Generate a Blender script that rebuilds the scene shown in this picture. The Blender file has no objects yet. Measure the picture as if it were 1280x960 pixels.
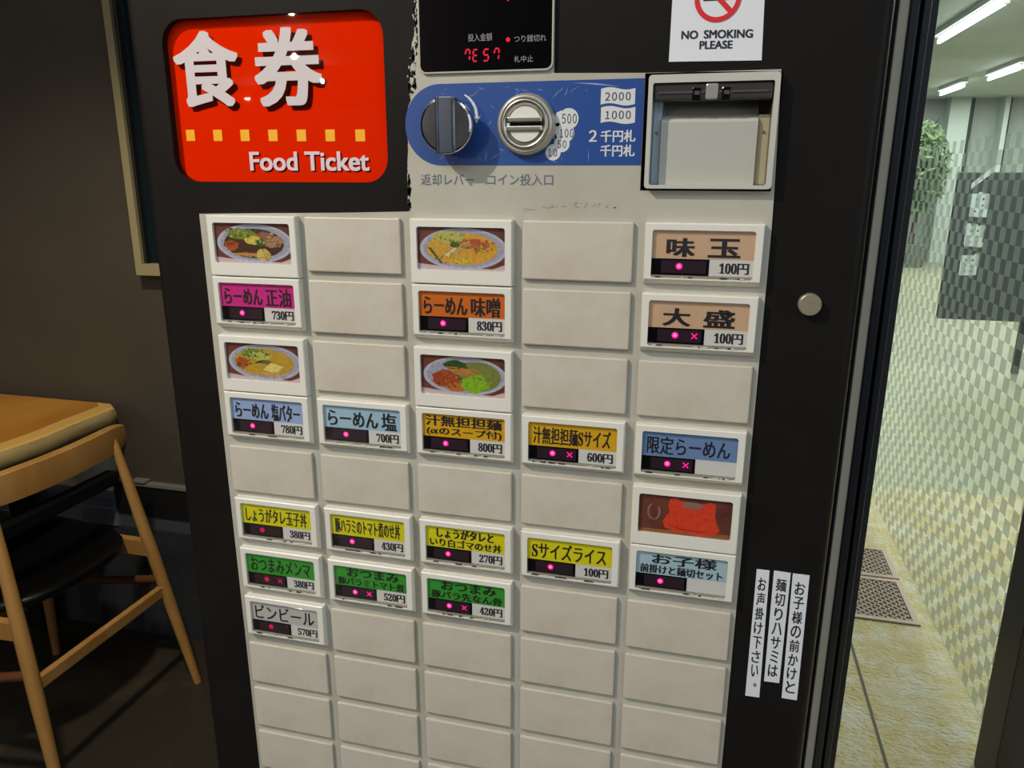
import bpy, bmesh, math, random
from mathutils import Vector, Matrix

# ------------------------------------------------------------------ camera, world, lights, exposure
S = bpy.context.scene
COL = S.collection
CAM_R = ((0.9684058, 0.2493678, 0.0024359),      # camera right
         (0.0680884, -0.2549955, -0.9645420),    # camera down
         (-0.2399045, 0.9342339, -0.2639181))    # camera forward
CAM_C = Vector((0.36054, -0.49681, 1.32319))
CAM_F = 949.743                                  # focal length in pixels of a 1280 px wide frame
cd = bpy.data.cameras.new('camera'); cam = bpy.data.objects.new('camera', cd); COL.objects.link(cam)
cd.sensor_width = 36.0; cd.lens = CAM_F / 1280 * 36.0; cd.clip_start = 0.02; cd.clip_end = 100
r, d, f = CAM_R
cam.matrix_world = Matrix(((r[0], -d[0], -f[0], CAM_C.x), (r[1], -d[1], -f[1], CAM_C.y), (r[2], -d[2], -f[2], CAM_C.z), (0, 0, 0, 1)))
S.camera = cam
S.view_settings.view_transform = 'Standard'; S.view_settings.look = 'None'
S.view_settings.gamma = 1.0; S.view_settings.exposure = -0.08; S.view_settings.use_curve_mapping = False

w = bpy.data.worlds.new('world'); S.world = w; w.use_nodes = True
w.node_tree.nodes['Background'].inputs[0].default_value = (0.75, 0.85, 1.0, 1)
w.node_tree.nodes['Background'].inputs[1].default_value = 0.11

def point_light(name, loc, power, color, radius):
    l = bpy.data.lights.new(name, 'POINT'); l.energy = power; l.color = color; l.shadow_soft_size = radius
    o = bpy.data.objects.new(name, l); o.location = loc; COL.objects.link(o); return o
def area_light(name, loc, rot, sx, sy, power, color):
    l = bpy.data.lights.new(name, 'AREA'); l.shape = 'RECTANGLE'; l.size = sx; l.size_y = sy; l.energy = power; l.color = color
    o = bpy.data.objects.new(name, l); o.location = loc; o.rotation_euler = rot; COL.objects.link(o); return o
def spot_light(name, loc, aim, power, color, angle, blend, radius):
    l = bpy.data.lights.new(name, 'SPOT'); l.energy = power; l.color = color; l.spot_size = math.radians(angle); l.spot_blend = blend; l.shadow_soft_size = radius
    o = bpy.data.objects.new(name, l); o.location = loc; COL.objects.link(o)
    o.rotation_euler = (Vector(aim) - Vector(loc)).to_track_quat('-Z', 'Y').to_euler(); return o
WARM = (1.0, 0.83, 0.62)
area_light('room_soft_fill', (-0.3, -1.75, 2.585), (0, 0, 0), 2.6, 1.1, 27, (0.74, 0.87, 1.0))  # added bluish fill overhead to soften the shadows, not a known fixture
spot_light('ceiling_spot_key', (-0.56, -0.76, 2.22), (0.16, 0.0, 1.15), 64, (1.0, 0.90, 0.76), 80, 0.9, 0.016)
for k, p in enumerate(((-2.51, -4.60, 2.40), (-3.52, -6.39, 2.40), (-4.19, -8.20, 2.40), (-6.34, -9.98, 2.40))):
    point_light('ceiling_spot_row', p, 45, WARM, 0.026)
spot_light('table_spot', (-0.45, 0.02, 2.45), (-1.25, 0.85, 0.6), 105, (1.0, 0.88, 0.68), 56, 0.8, 0.05)
area_light('entrance_daylight', (2.6, -2.2, 1.9), (math.radians(75), 0, math.radians(52)), 2.2, 2.0, 22, (0.80, 0.92, 1.0))
area_light('arcade_daylight', (2.2, 4.6, 2.46), (0, 0, 0), 2.6, 6.0, 300, (0.97, 1.0, 0.96))
area_light('arcade_far_light', (4.0, 10.5, 2.46), (0, 0, 0), 4.0, 4.0, 330, (0.97, 1.0, 0.96))

# ------------------------------------------------------------------ helpers
def lin(c):
    return tuple(((v / 255) / 12.92 if v / 255 <= 0.04045 else (((v / 255) + 0.055) / 1.055) ** 2.4) for v in c)
_m = {}
def mat(name, rgb, rough=0.5, metal=0.0, spec=0.5, noise=None, bump=None, coat=0.0):
    """principled; noise=(scale, other rgb, lo, hi); bump=(scale, strength)"""
    if name in _m: return _m[name]
    m = bpy.data.materials.new(name); m.use_nodes = True; nt = m.node_tree; b = nt.nodes['Principled BSDF']
    c = lin(rgb); b.inputs['Base Color'].default_value = (*c, 1)
    b.inputs['Roughness'].default_value = rough; b.inputs['Metallic'].default_value = metal
    b.inputs['Specular IOR Level'].default_value = spec; b.inputs['Coat Weight'].default_value = coat
    b.inputs['Coat Roughness'].default_value = 0.08
    if noise or bump:
        tc = nt.nodes.new('ShaderNodeTexCoord')
    if noise:
        sc, c2, lo, hi = noise[:4]
        n = nt.nodes.new('ShaderNodeTexNoise'); n.inputs['Detail'].default_value = 6; n.inputs['Roughness'].default_value = 0.62
        if isinstance(sc, tuple):
            mp = nt.nodes.new('ShaderNodeMapping'); mp.inputs['Scale'].default_value = sc
            nt.links.new(tc.outputs['Object'], mp.inputs[0]); nt.links.new(mp.outputs[0], n.inputs['Vector']); n.inputs['Scale'].default_value = 1
        else:
            n.inputs['Scale'].default_value = sc; nt.links.new(tc.outputs['Object'], n.inputs['Vector'])
        rp = nt.nodes.new('ShaderNodeValToRGB'); rp.color_ramp.elements[0].position = lo; rp.color_ramp.elements[1].position = hi
        rp.color_ramp.elements[0].color = (*c, 1); rp.color_ramp.elements[1].color = (*lin(c2), 1)
        nt.links.new(n.outputs['Fac'], rp.inputs[0]); nt.links.new(rp.outputs[0], b.inputs['Base Color'])
    if bump:
        n2 = nt.nodes.new('ShaderNodeTexNoise'); n2.inputs['Detail'].default_value = 4
        if isinstance(bump[0], tuple):
            mp = nt.nodes.new('ShaderNodeMapping'); mp.inputs['Scale'].default_value = bump[0]
            nt.links.new(tc.outputs['Object'], mp.inputs[0]); nt.links.new(mp.outputs[0], n2.inputs['Vector']); n2.inputs['Scale'].default_value = 1
        else:
            n2.inputs['Scale'].default_value = bump[0]; nt.links.new(tc.outputs['Object'], n2.inputs['Vector'])
        bp = nt.nodes.new('ShaderNodeBump'); bp.inputs['Strength'].default_value = bump[1]; bp.inputs['Distance'].default_value = bump[2] if len(bump) > 2 else 0.01
        nt.links.new(n2.outputs['Fac'], bp.inputs['Height']); nt.links.new(bp.outputs[0], b.inputs['Normal'])
    _m[name] = m; return m
def emit(name, rgb, strength):
    if name in _m: return _m[name]
    m = mat(name, (10, 5, 8), 0.3); b = m.node_tree.nodes['Principled BSDF']
    b.inputs['Emission Color'].default_value = (*lin(rgb), 1); b.inputs['Emission Strength'].default_value = strength
    return m
def clear(name, tint=(255, 255, 255), gloss=0.07, rough=0.03):
    if name in _m: return _m[name]
    m = bpy.data.materials.new(name); m.use_nodes = True; nt = m.node_tree; nt.nodes.clear()
    o = nt.nodes.new('ShaderNodeOutputMaterial'); t = nt.nodes.new('ShaderNodeBsdfTransparent'); g = nt.nodes.new('ShaderNodeBsdfGlossy'); x = nt.nodes.new('ShaderNodeMixShader')
    t.inputs[0].default_value = (*lin(tint), 1); g.inputs['Roughness'].default_value = rough; x.inputs[0].default_value = gloss
    nt.links.new(t.outputs[0], x.inputs[1]); nt.links.new(g.outputs[0], x.inputs[2]); nt.links.new(x.outputs[0], o.inputs[0])
    _m[name] = m; return m

def px(u, v, y):
    """world point on the plane at depth y that was measured at photo pixel (u, v)"""
    a, b = (u - 640) / CAM_F, (v - 480) / CAM_F
    ray = Vector([CAM_R[0][i] * a + CAM_R[1][i] * b + CAM_R[2][i] for i in range(3)])
    return CAM_C + ray * ((y - CAM_C.y) / ray.y)

class MB:
    """collects faces, builds ONE mesh object; everything is given in world coordinates"""
    def __init__(s): s.v = []; s.f = []; s.m = []; s.mats = []; s.sm = []
    def mi(s, m):
        if m not in s.mats: s.mats.append(m)
        return s.mats.index(m)
    def add(s, vs, fs, m, smooth=False):
        o = len(s.v); s.v += [tuple(v) for v in vs]; i = s.mi(m)
        for f in fs: s.f.append(tuple(o + k for k in f)); s.m.append(i); s.sm.append(smooth)
        return s
    def bm(s, b, m, smooth=False):
        b.verts.index_update(); s.add([v.co[:] for v in b.verts], [[v.index for v in f.verts] for f in b.faces], m, smooth); b.free(); return s
    def box(s, x0, x1, y0, y1, z0, z1, m, bev=0.0, seg=2):
        b = bmesh.new(); bmesh.ops.create_cube(b, size=1)
        bmesh.ops.scale(b, vec=(x1 - x0, y1 - y0, z1 - z0), verts=b.verts)
        if bev > 0: bmesh.ops.bevel(b, geom=b.edges[:], offset=bev, segments=seg, affect='EDGES', profile=0.5)
        bmesh.ops.translate(b, vec=((x0 + x1) / 2, (y0 + y1) / 2, (z0 + z1) / 2), verts=b.verts)
        return s.bm(b, m, False)
    def prism(s, pts, y0, y1, m, back=True):
        """polygon in X,Z (counter-clockwise seen from -Y) from front depth y0 to y1"""
        n = len(pts); vs = [(p[0], y0, p[1]) for p in pts] + [(p[0], y1, p[1]) for p in pts]
        fs = [tuple(range(n))]
        fs += [(i, i + n, (i + 1) % n + n, (i + 1) % n) for i in range(n)]
        if back: fs.append(tuple(range(2 * n - 1, n - 1, -1)))
        return s.add(vs, fs, m)
    def flat(s, pts, y, m): return s.add([(p[0], y, p[1]) for p in pts], [tuple(range(len(pts)))], m)
    def tube(s, pts, rad, m, seg=14, cap=True):
        pts = [Vector(p) for p in pts]; n = len(pts); rad = rad if isinstance(rad, (list, tuple)) else [rad] * n
        t0 = (pts[1] - pts[0]).normalized(); up = Vector((0, 0, 1)) if abs(t0.z) < 0.9 else Vector((1, 0, 0))
        a = t0.cross(up).normalized(); vs = []
        for i, p in enumerate(pts):
            t = (pts[min(i + 1, n - 1)] - pts[max(i - 1, 0)]).normalized()
            a = (a - t * a.dot(t)).normalized(); b = t.cross(a)
            for k in range(seg):
                an = 2 * math.pi * k / seg; vs.append(p + (a * math.cos(an) + b * math.sin(an)) * rad[i])
        fs = [(i * seg + k, i * seg + (k + 1) % seg, (i + 1) * seg + (k + 1) % seg, (i + 1) * seg + k) for i in range(n - 1) for k in range(seg)]
        s.add(vs, fs, m, True)
        if cap: s.add([vs[k] for k in range(seg)], [tuple(range(seg - 1, -1, -1))], m); s.add(vs[-seg:], [tuple(range(seg))], m)
        return s
    def lathe(s, cx, cz, prof, m, seg=40, smooth=True):
        """axis along Y through (cx, cz); prof = [(radius, y)...] starting at the front centre"""
        vs = []; fs = []
        for rr, yy in prof:
            for k in range(seg):
                a = 2 * math.pi * k / seg; vs.append((cx + rr * math.cos(a), yy, cz + rr * math.sin(a)))
        for i in range(len(prof) - 1):
            for k in range(seg): fs.append((i * seg + k, (i + 1) * seg + k, (i + 1) * seg + (k + 1) % seg, i * seg + (k + 1) % seg))
        return s.add(vs, fs, m, smooth)
    def build(s, name, parent=None, origin=None, label=None):
        me = bpy.data.meshes.new(name)
        o = bpy.data.objects.new(name, me); COL.objects.link(o)
        if origin is None:
            xs = list(zip(*s.v)); origin = tuple((min(c) + max(c)) / 2 for c in xs)
        og = Vector(origin)
        me.from_pydata([Vector(v) - og for v in s.v], [], s.f); me.update()
        for m in s.mats: me.materials.append(m)
        me.polygons.foreach_set('material_index', s.m); me.polygons.foreach_set('use_smooth', s.sm)
        o['_w'] = tuple(og)
        if parent is not None:
            o.parent = parent; o.location = og - Vector(parent['_w'])
        else: o.location = og
        if label: o['label'] = label
        return o
def empty(name, loc, parent=None):
    o = bpy.data.objects.new(name, None); COL.objects.link(o); o.empty_display_size = 0.05; o['_w'] = tuple(loc)
    if parent is not None: o.parent = parent; o.location = Vector(loc) - Vector(parent['_w'])
    else: o.location = loc
    return o
def tag(o, label, cat, group=None, kind=None):
    o['label'] = label; o['category'] = cat
    if group: o['group'] = group
    if kind: o['kind'] = kind
    return o
def struct(o): o['kind'] = 'structure'; return o

def rrect(x0, x1, z0, z1, rad, seg=6):
    if not isinstance(rad, (list, tuple)): rad = [rad] * 4           # br, tr, tl, bl
    out = []
    for (cx, cz, a0), rr in zip(((x1, z0, -90), (x1, z1, 0), (x0, z1, 90), (x0, z0, 180)), rad):
        sx = -1 if cx == x1 else 1; sz = 1 if cz == z0 else -1
        if rr <= 0: out.append((cx, cz)); continue
        for k in range(seg + 1):
            a = math.radians(a0 + 90 * k / seg); out.append((cx + sx * rr + rr * math.cos(a), cz + sz * rr + rr * math.sin(a)))
    return out
def ell(cx, cz, rx, rz, n=36, a0=0, a1=360):
    return [(cx + rx * math.cos(math.radians(a0 + (a1 - a0) * k / n)), cz + rz * math.sin(math.radians(a0 + (a1 - a0) * k / n))) for k in range(n if a1 - a0 == 360 else n + 1)]
def holes(outer, inner, y0, y1):
    """flat plate with holes in the X,Z plane between depths y0 < y1 -> verts, faces"""
    c = bpy.data.curves.new('tmp', 'CURVE'); c.dimensions = '2D'; c.fill_mode = 'BOTH'; c.extrude = (y1 - y0) / 2
    for loop in [outer] + inner:
        sp = c.splines.new('POLY'); sp.points.add(len(loop) - 1); sp.use_cyclic_u = True
        for p, q in zip(sp.points, loop): p.co = (q[0], q[1], 0, 1)
    o = bpy.data.objects.new('tmp', c); COL.objects.link(o)
    me = bpy.data.meshes.new_from_object(o.evaluated_get(bpy.context.evaluated_depsgraph_get()))
    vs = [(v.co.x, (y0 + y1) / 2 - v.co.z, v.co.y) for v in me.vertices]; fs = [tuple(p.vertices) for p in me.polygons]
    bpy.data.objects.remove(o); bpy.data.curves.remove(c); bpy.data.meshes.remove(me)
    return vs, fs
_t = {}
def glyphs(body, bold=0.0, space=1.0, line=1.0, align='CENTER', vertical=False):
    key = (body, bold, space, line, align)
    if key not in _t:
        c = bpy.data.curves.new('tmp', 'FONT'); c.body = body; c.offset = bold; c.space_character = space; c.space_line = line; c.align_x = align; c.resolution_u = 4
        o = bpy.data.objects.new('tmp', c); COL.objects.link(o)
        bpy.context.view_layer.update()
        me = bpy.data.meshes.new_from_object(o.evaluated_get(bpy.context.evaluated_depsgraph_get()))
        vs = [(v.co.x, v.co.y) for v in me.vertices]; fs = [tuple(p.vertices) for p in me.polygons]
        bpy.data.objects.remove(o); bpy.data.curves.remove(c); bpy.data.meshes.remove(me)
        x0 = min(v[0] for v in vs); x1 = max(v[0] for v in vs); z0 = min(v[1] for v in vs); z1 = max(v[1] for v in vs)
        _t[key] = ([((v[0] - x0) / (x1 - x0), (v[1] - z0) / (z1 - z0)) for v in vs], fs, (x1 - x0) / (z1 - z0))
    return _t[key]
def write(mb, body, x0, x1, z0, z1, y, m, bold=0.0, smear=0.0, space=1.0, quad=None, stamp=0.0):
    """letters squeezed into the box; smear thickens the upright strokes only"""
    vs, fs, asp = glyphs(body, bold, space)
    shifts = [(0.0, 0.0)] if smear <= 0 else [(0.0, 0.0)] + [(smear * i, smear * .3 * j) for i in (-1, 1) for j in (-1, 1)]
    if stamp > 0: shifts = [(0.0, 0.0)] + [(stamp * i, stamp * .55 * j) for i in (-1, -.5, 0, .5, 1) for j in (-1, 0, 1)]
    for k, (dx, dz) in enumerate(shifts):
        if quad:                                         # bl, br, tr, tl corner points
            bl, br, tr, tl = quad
            pts = [(bl * (1 - a) * (1 - b) + br * a * (1 - b) + tr * a * b + tl * (1 - a) * b) for a, b in vs]
            mb.add([(p.x + dx, y - k * 2e-6, p.z + dz) for p in pts], fs, m)
        else:
            mb.add([(x0 + a * (x1 - x0) + dx, y - k * 2e-6, z0 + b * (z1 - z0) + dz) for a, b in vs], fs, m)
WIDE = {ord(str(k)): 0xFF10 + k for k in range(10)}
SERIF = {ord(str(k)): 0x1D7CE + k for k in range(10)}; SERIF.update({ord('S'): 0x1D412, ord('α'): 0x1D6C2})
rnd = random.Random(7)
def blob(cx, cz, rx, rz, seed, n=14, jag=0.3):
    q = random.Random(seed); return [(cx + rx * (1 - jag * q.random()) * math.cos(2 * math.pi * k / n), cz + rz * (1 - jag * q.random()) * math.sin(2 * math.pi * k / n)) for k in range(n)]

# ------------------------------------------------------------------ materials
CREAM = mat('cream_paint', (186, 182, 168), 0.42, noise=(9, (164, 156, 134), 0.45, 0.85))
BLANK = mat('aged_cream_plastic', (206, 197, 182), 0.42, noise=(24, (190, 177, 154), 0.42, 0.8))
FRAME = mat('ivory_plastic', (230, 226, 214), 0.38)
BLACKV = mat('black_vinyl', (29, 26, 24), 0.42, spec=0.12, noise=(14, (24, 22, 21), 0.4, 0.7), bump=((60, 60, 6), 0.04))
BLACK = mat('black_gloss_plastic', (9, 8, 10), 0.12)
LEDWIN = mat('smoked_window_plastic', (48, 32, 42), 0.25)
INK = mat('black_ink', (26, 20, 22), 0.6)
ORANGE = mat('sign_orange_red', (226, 38, 0), 0.4, spec=0.0)
SIGNWHITE = mat('sign_letter_white', (214, 204, 204), 0.4, spec=0.1)
SIGNSHADE = mat('sign_letter_brown', (58, 8, 3), 0.5, spec=0.0)
YELLOW = mat('sign_yellow', (252, 178, 10), 0.3)
BLUE = mat('blue_sticker', (38, 74, 144), 0.35, noise=(7, (48, 86, 152), 0.4, 0.8))
STICKW = mat('sticker_white', (214, 214, 214), 0.5)
SCRATCH = mat('scratched_pale_paint', (140, 160, 192), 0.6)
GREYINK = mat('blue_grey_ink', (96, 108, 126), 0.6)
CHROME = mat('chrome', (200, 200, 205), 0.13, metal=1.0, noise=(20, (140, 130, 125), 0.4, 0.75))
BRUSHED = mat('brushed_steel', (196, 192, 182), 0.3, metal=1.0)
GRIP = mat('bluish_chrome', (128, 142, 162), .22, metal=1.0)
PAPER = mat('white_paper', (224, 226, 230), 0.6)
PRICE = mat('price_paper', (214, 211, 204), 0.55)
CLEAR = clear('clear_acrylic', (255, 255, 255), 0.035, 0.04)
SMOKE = clear('smoked_acrylic', (112, 112, 118), 0.1, 0.12)

Z0 = 1.295          # top of the first row of buttons
PITCH, ROW, BW = 0.08, 0.0448, 0.0727
PLATE = 0.003       # depth of the cream face plate; button faces stand proud of it towards -Y

# ------------------------------------------------------------------ setting: room
WALLG = mat('dark_grey_wall_paint', (74, 67, 56), 0.65, noise=(3, (66, 60, 50), 0.35, 0.7))
FLOORD = mat('dark_stained_concrete', (52, 47, 38), 0.42, noise=(2.6, (92, 80, 55), 0.5, 0.85), bump=(9, 0.25, 0.02))
TILE = mat('yellow_grey_stone_tile', (206, 184, 124), 0.30, noise=((16, 22, 9), (222, 216, 196), 0.40, 0.70), bump=((70, 110, 20), 1.0, 0.012))
EXTG = mat('pale_grey_exterior_paint', (176, 182, 178), 0.6)
def slab(name, x0, x1, y0, y1, z0, z1, m, bev=0.0): return struct(MB().box(x0, x1, y0, y1, z0, z1, m, bev).build(name))
slab('floor', -8.0, 0.60, -14.0, 1.30, -0.10, 0.0, FLOORD)
slab('wall_back', -8.0, 0.60, 1.19, 1.30, 0.0, 2.6, WALLG)
slab('wall_left', -8.1, -8.0, -14.0, 1.30, -0.1, 2.6, WALLG)
slab('ceiling', -8.1, 0.60, -14.0, 1.30, 2.6, 2.7, mat('dark_ceiling_paint', (70, 64, 56), 0.8))
mb = MB()                                              # lower wall: dark dado with its thin pale line, pale stone strip further left
mb.box(-1.24, 0.45, 1.172, 1.19, 0.385, 0.478, mat('black_dado', (24, 24, 26), 0.4))
mb.box(-1.24, 0.45, 1.176, 1.19, 0.345, 0.385, mat('dim_metal_band', (74, 78, 82), 0.35))
mb.box(-8.0, 0.45, 1.170, 1.19, 0.0, 0.345, mat('dark_blue_grey_kick_panel', (44, 47, 54), 0.7, noise=(40, (38, 40, 46), 0.4, 0.7)))
struct(mb.build('baseboard_back'))
mb = MB(); mb.box(-1.19, 0.45, 1.168, 1.19, 0.478, 0.486, mat('pale_edge_metal', (120, 118, 112), 0.35))
mb.box(-1.175, -1.13, 1.164, 1.19, 0.488, 0.494, mat('pale_edge_metal', (120, 118, 112), 0.35), 0.001)
struct(mb.build('trim_1'))
slab('trim_2', -3.0, -1.24, 1.165, 1.19, 0.455, 0.64, mat('pale_veined_stone', (206, 198, 180), 0.4, noise=(22, (168, 160, 142), 0.5, 0.62)))
slab('trim_3', -3.0, -1.24, 1.166, 1.19, 0.345, 0.455, mat('blue_grey_panel', (104, 110, 122), 0.5))
# window on the back wall
ALU = mat('beige_window_frame', (160, 148, 112), 0.45)
vs, fs = holes([(-1.059, 1.076), (-0.30, 1.076), (-0.30, 2.35), (-1.059, 2.35)], [[(-1.0385, 1.105), (-1.0385, 2.322), (-0.329, 2.322), (-0.329, 1.105)]], 1.155, 1.192)
wn = struct(MB().add(vs, fs, ALU).build('window_1'))
MB().box(-1.0385, -0.329, 1.178, 1.186, 1.105, 2.322, mat('dark_teal_glass', (22, 34, 38), 0.12)).build('window_pane', wn)
mb = MB(); mb.box(-1.0385, -1.030, 1.165, 1.178, 1.105, 2.322, mat('dark_window_sash', (30, 30, 28), 0.4)); mb.build('window_sash', wn)

# right jamb: aluminium strip and dark post, wall behind the machine
slab('wall_right', 0.50, 0.55, 0.345, 1.19, 0.0, 2.6, mat('charcoal_wall', (30, 30, 34), 0.6))
slab('trim_4', 0.455, 0.5075, 0.31, 0.345, 0.0, 2.6, mat('dark_jamb', (16, 20, 27), 0.4))
slab('trim_5', 0.5078, 0.5168, 0.300, 0.345, 0.0, 2.6, mat('aluminium_strip', (196, 188, 168), 0.5), 0.001)
mb = MB(); DPOST = mat('dark_navy_post', (22, 25, 33), 0.35)
mb.box(0.517, 0.5245, 0.298, 0.345, 0.0, 2.6, DPOST, 0.001); mb.box(0.525, 0.5275, 0.306, 0.345, 0.0, 2.6, BLACK); mb.box(0.5278, 0.5345, 0.300, 0.345, 0.0, 2.6, DPOST, 0.001)
struct(mb.build('trim_6'))

# ------------------------------------------------------------------ setting: arcade outside
slab('ground', 0.60, 9.0, -1.2, 2.95, -0.12, 0.0, TILE)
slab('ground_arcade', 0.6, 9.0, 2.95, 14.0, -0.12, 0.0, mat('grey_green_paving', (168, 163, 134), 0.5, noise=(5, (158, 160, 138), 0.4, 0.7)))
slab('trim_7', 0.8385, 0.8455, 0.6, 14.0, -0.001, 0.0015, mat('dark_tile_joint', (88, 86, 66), 0.7))
slab('wall_far', 0.60, 9.0, 13.4, 13.5, 0.0, 2.5, EXTG)
slab('ceiling_arcade', 0.60, 9.0, 1.3, 13.5, 2.5, 2.6, mat('pale_arcade_soffit', (186, 192, 188), 0.7))
slab('wall_side', 9.0, 9.1, -1.2, 13.5, 0.0, 2.5, EXTG)
for k, (u0, u1, nm) in enumerate(((1186, 1211, 'w'), (1213.5, 1221, 'd'), (1254, 1260, 'w'), (1263, 1268, 'd'))):
    a = px(u0, 150, 13.1); b = px(u1, 150, 13.1)
    slab('pillar_%d' % (k + 1), a.x, b.x, 13.1 if nm == 'w' else 13.3, 13.4, 0.0, 2.5, mat('white_pillar_paint', (205, 212, 208), 0.55) if nm == 'w' else mat('dark_door_gap', (58, 66, 64), 0.6))
# glass partition with chequered film
GX = 1.07
wn = struct(MB().box(GX, GX + 0.008, 1.21, 6.0, -0.02, 2.5, clear('shop_glass', (228, 234, 230), 0.10, 0.02)).build('window_2'))
def film_mat():
    m = bpy.data.materials.new('chequered_frosted_film'); m.use_nodes = True; nt = m.node_tree; nt.nodes.clear()
    N = nt.nodes.new; L = nt.links.new
    o = N('ShaderNodeOutputMaterial'); tc = N('ShaderNodeTexCoord'); ck = N('ShaderNodeTexChecker'); ck.inputs['Scale'].default_value = 1 / 0.0378
    ad = N('ShaderNodeVectorMath'); ad.operation = 'ADD'; ad.inputs[1].default_value = (0.0101, 0.0002, 0.0002)
    t = N('ShaderNodeBsdfTransparent'); df = N('ShaderNodeBsdfDiffuse'); tl = N('ShaderNodeBsdfTranslucent'); x1 = N('ShaderNodeMixShader'); x2 = N('ShaderNodeMixShader'); x3 = N('ShaderNodeMixShader')
    df.inputs[0].default_value = (*lin((186, 198, 190)), 1); tl.inputs[0].default_value = (*lin((186, 198, 190)), 1)
    x1.inputs[0].default_value = 0.5; L(df.outputs[0], x1.inputs[1]); L(tl.outputs[0], x1.inputs[2])
    x2.inputs[0].default_value = 0.55; L(t.outputs[0], x2.inputs[1]); L(x1.outputs[0], x2.inputs[2])
    L(tc.outputs['Object'], ad.inputs[0]); L(ad.outputs[0], ck.inputs['Vector']); L(ck.outputs['Fac'], x3.inputs[0]); L(t.outputs[0], x3.inputs[1]); L(x2.outputs[0], x3.inputs[2]); L(x3.outputs[0], o.inputs[0])
    return m
FILM = film_mat()
fo = MB().add([(GX - 0.002, 1.21, 0.066), (GX - 0.002, 6.0, 0.066), (GX - 0.002, 6.0, 1.430), (GX - 0.002, 1.21, 1.430)], [(0, 3, 2, 1)], FILM).build('privacy_film', wn, origin=(GX - 0.002, 1.21, 1.430))
slab('trim_8', GX - 0.03, GX + 0.05, 1.10, 1.208, 0.0, 2.5, mat('dark_door_post', (26, 26, 28), 0.45), 0.002)

# ------------------------------------------------------------------ the ticket machine
XL, XR = -0.0515, 0.4518
TM = tag(empty('ticket_machine', (0.20, 0.15, 0.0)), 'tall black and cream food ticket vending machine with rows of menu buttons', 'ticket machine')
b_ = Z0 - 12.2 * ROW
def P(u, v, y=PLATE): q = px(u, v, y); return (q.x, q.z)
sx0, sz1 = px(203, 60, 0.004).x, px(345, 17, 0.004).z
sx1, sz0 = px(484, 180, 0.004).x, px(345, 227.5, 0.004).z
SIGN = rrect(sx0, sx1, sz0, sz1, 0.0165, 8)
bx0, bx1 = px(804, 180, 0.004).x, px(972, 170, 0.004).x
bz0, bz1 = px(880, 237.5, 0.004).z, px(890, 90, 0.004).z
BILL = [(bx0, bz0), (bx1, bz0), (bx1, bz1), (bx0, bz1)]
# body: box behind a front sheet that is open at the sign and the note slot
mb = MB(); mb.box(XL + 0.001, XR - 0.001, 0.034, 0.285, 0.06, 1.72, mat('black_painted_steel', (24, 23, 23), 0.4), 0.004)
mb.box(XL + 0.03, XR - 0.03, 0.05, 0.27, 0.0, 0.06, BLACK)
mb.build('body', TM)
fr = MB(); vs, fs = holes(rrect(XL + 0.006, XR - 0.006, 0.07, 1.715, 0.002), [SIGN, BILL], 0.004, 0.034); fr.add(vs, fs, BLACKV)
for s, x in ((-1, XL + 0.006), (1, XR - 0.006)):                  # rounded vertical edges
    vs = []; n = 8
    for k in range(n + 1):
        a = math.pi / 2 * k / n; vs += [(x + s * 0.006 * math.sin(a), 0.010 - 0.006 * math.cos(a), 0.07), (x + s * 0.006 * math.sin(a), 0.010 - 0.006 * math.cos(a), 1.715)]
    vs += [(x + s * 0.006, 0.034, 0.07), (x + s * 0.006, 0.034, 1.715)]
    fs = [(2 * k, 2 * k + 2, 2 * k + 3, 2 * k + 1) if s > 0 else (2 * k, 2 * k + 1, 2 * k + 3, 2 * k + 2) for k in range(n + 1)]
    fr.add(vs, fs, BLACKV, True)
fr.build('front_sheet', TM)
# cream face plate with the torn edge of the black vinyl along its left side
rnd.seed(3)
torn = []
v = -34.0
while v < 262:
    torn.append(P(509.5 + max(0, (100 - v) * 0.085) + (rnd.uniform(-1, 5) if v < 125 else rnd.uniform(-.6, .8)), v)); v += rnd.uniform(2, 9)
edge = [P(965, 280), P(968, 238), P(975.5, 110), P(976, 88.5)]
outer = [(-0.0035, b_), (0.3955, b_), edge[0], edge[1], edge[2], edge[3], P(880, 89.5), P(806, 91), P(692.5, 91.3), P(694, -34)] + torn + [P(510.5, 264.5), P(420, 266), P(330, 266.5), P(249, 267.3)]
vs, fs = holes(outer, [[(bx0 - 0.0006, bz0 - 0.0006), (bx1 - 0.0012, bz0 - 0.0006), (bx1 - 0.0012, bz1 + 0.0003), (bx0 - 0.0006, bz1 + 0.0003)]], PLATE, 0.0039)
pl = MB(); pl.add(vs, fs, CREAM)
for k in range(46):                                                # remains of torn vinyl with pale flecks in them
    v = rnd.uniform(-20, 118) if k < 36 else rnd.uniform(222, 262); lo_ = 510 + max(0, (100 - v) * 0.085); u = lo_ + rnd.uniform(0, 9 if v < 118 else 3)
    c = P(u, v); pl.flat(blob(c[0], c[1], rnd.uniform(.0008, .0024), rnd.uniform(.0016, .0046), k, 11, .75), PLATE - 0.0002, BLACKV)
for k in range(30):
    v = rnd.uniform(-10, 122); u = 510 + max(0, (100 - v) * 0.085) + rnd.uniform(-1, 8); c = P(u, v); pl.flat(blob(c[0], c[1], rnd.uniform(.0003, .0009), rnd.uniform(.0006, .0022), k + 200, 8, .7), PLATE - 0.0003, CREAM)
for k in range(34):
    t = rnd.random(); c = P(655 + 120 * t, 262 - 6 * math.sin(3 * t) + rnd.uniform(-3, 3)); pl.flat(blob(c[0], c[1], rnd.uniform(0.0004, 0.0018), rnd.uniform(0.0002, 0.0006), k + 50, 8, 0.6), PLATE - 0.0002, mat('rubbed_grey_mark', (158, 150, 134), 0.7))
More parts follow.
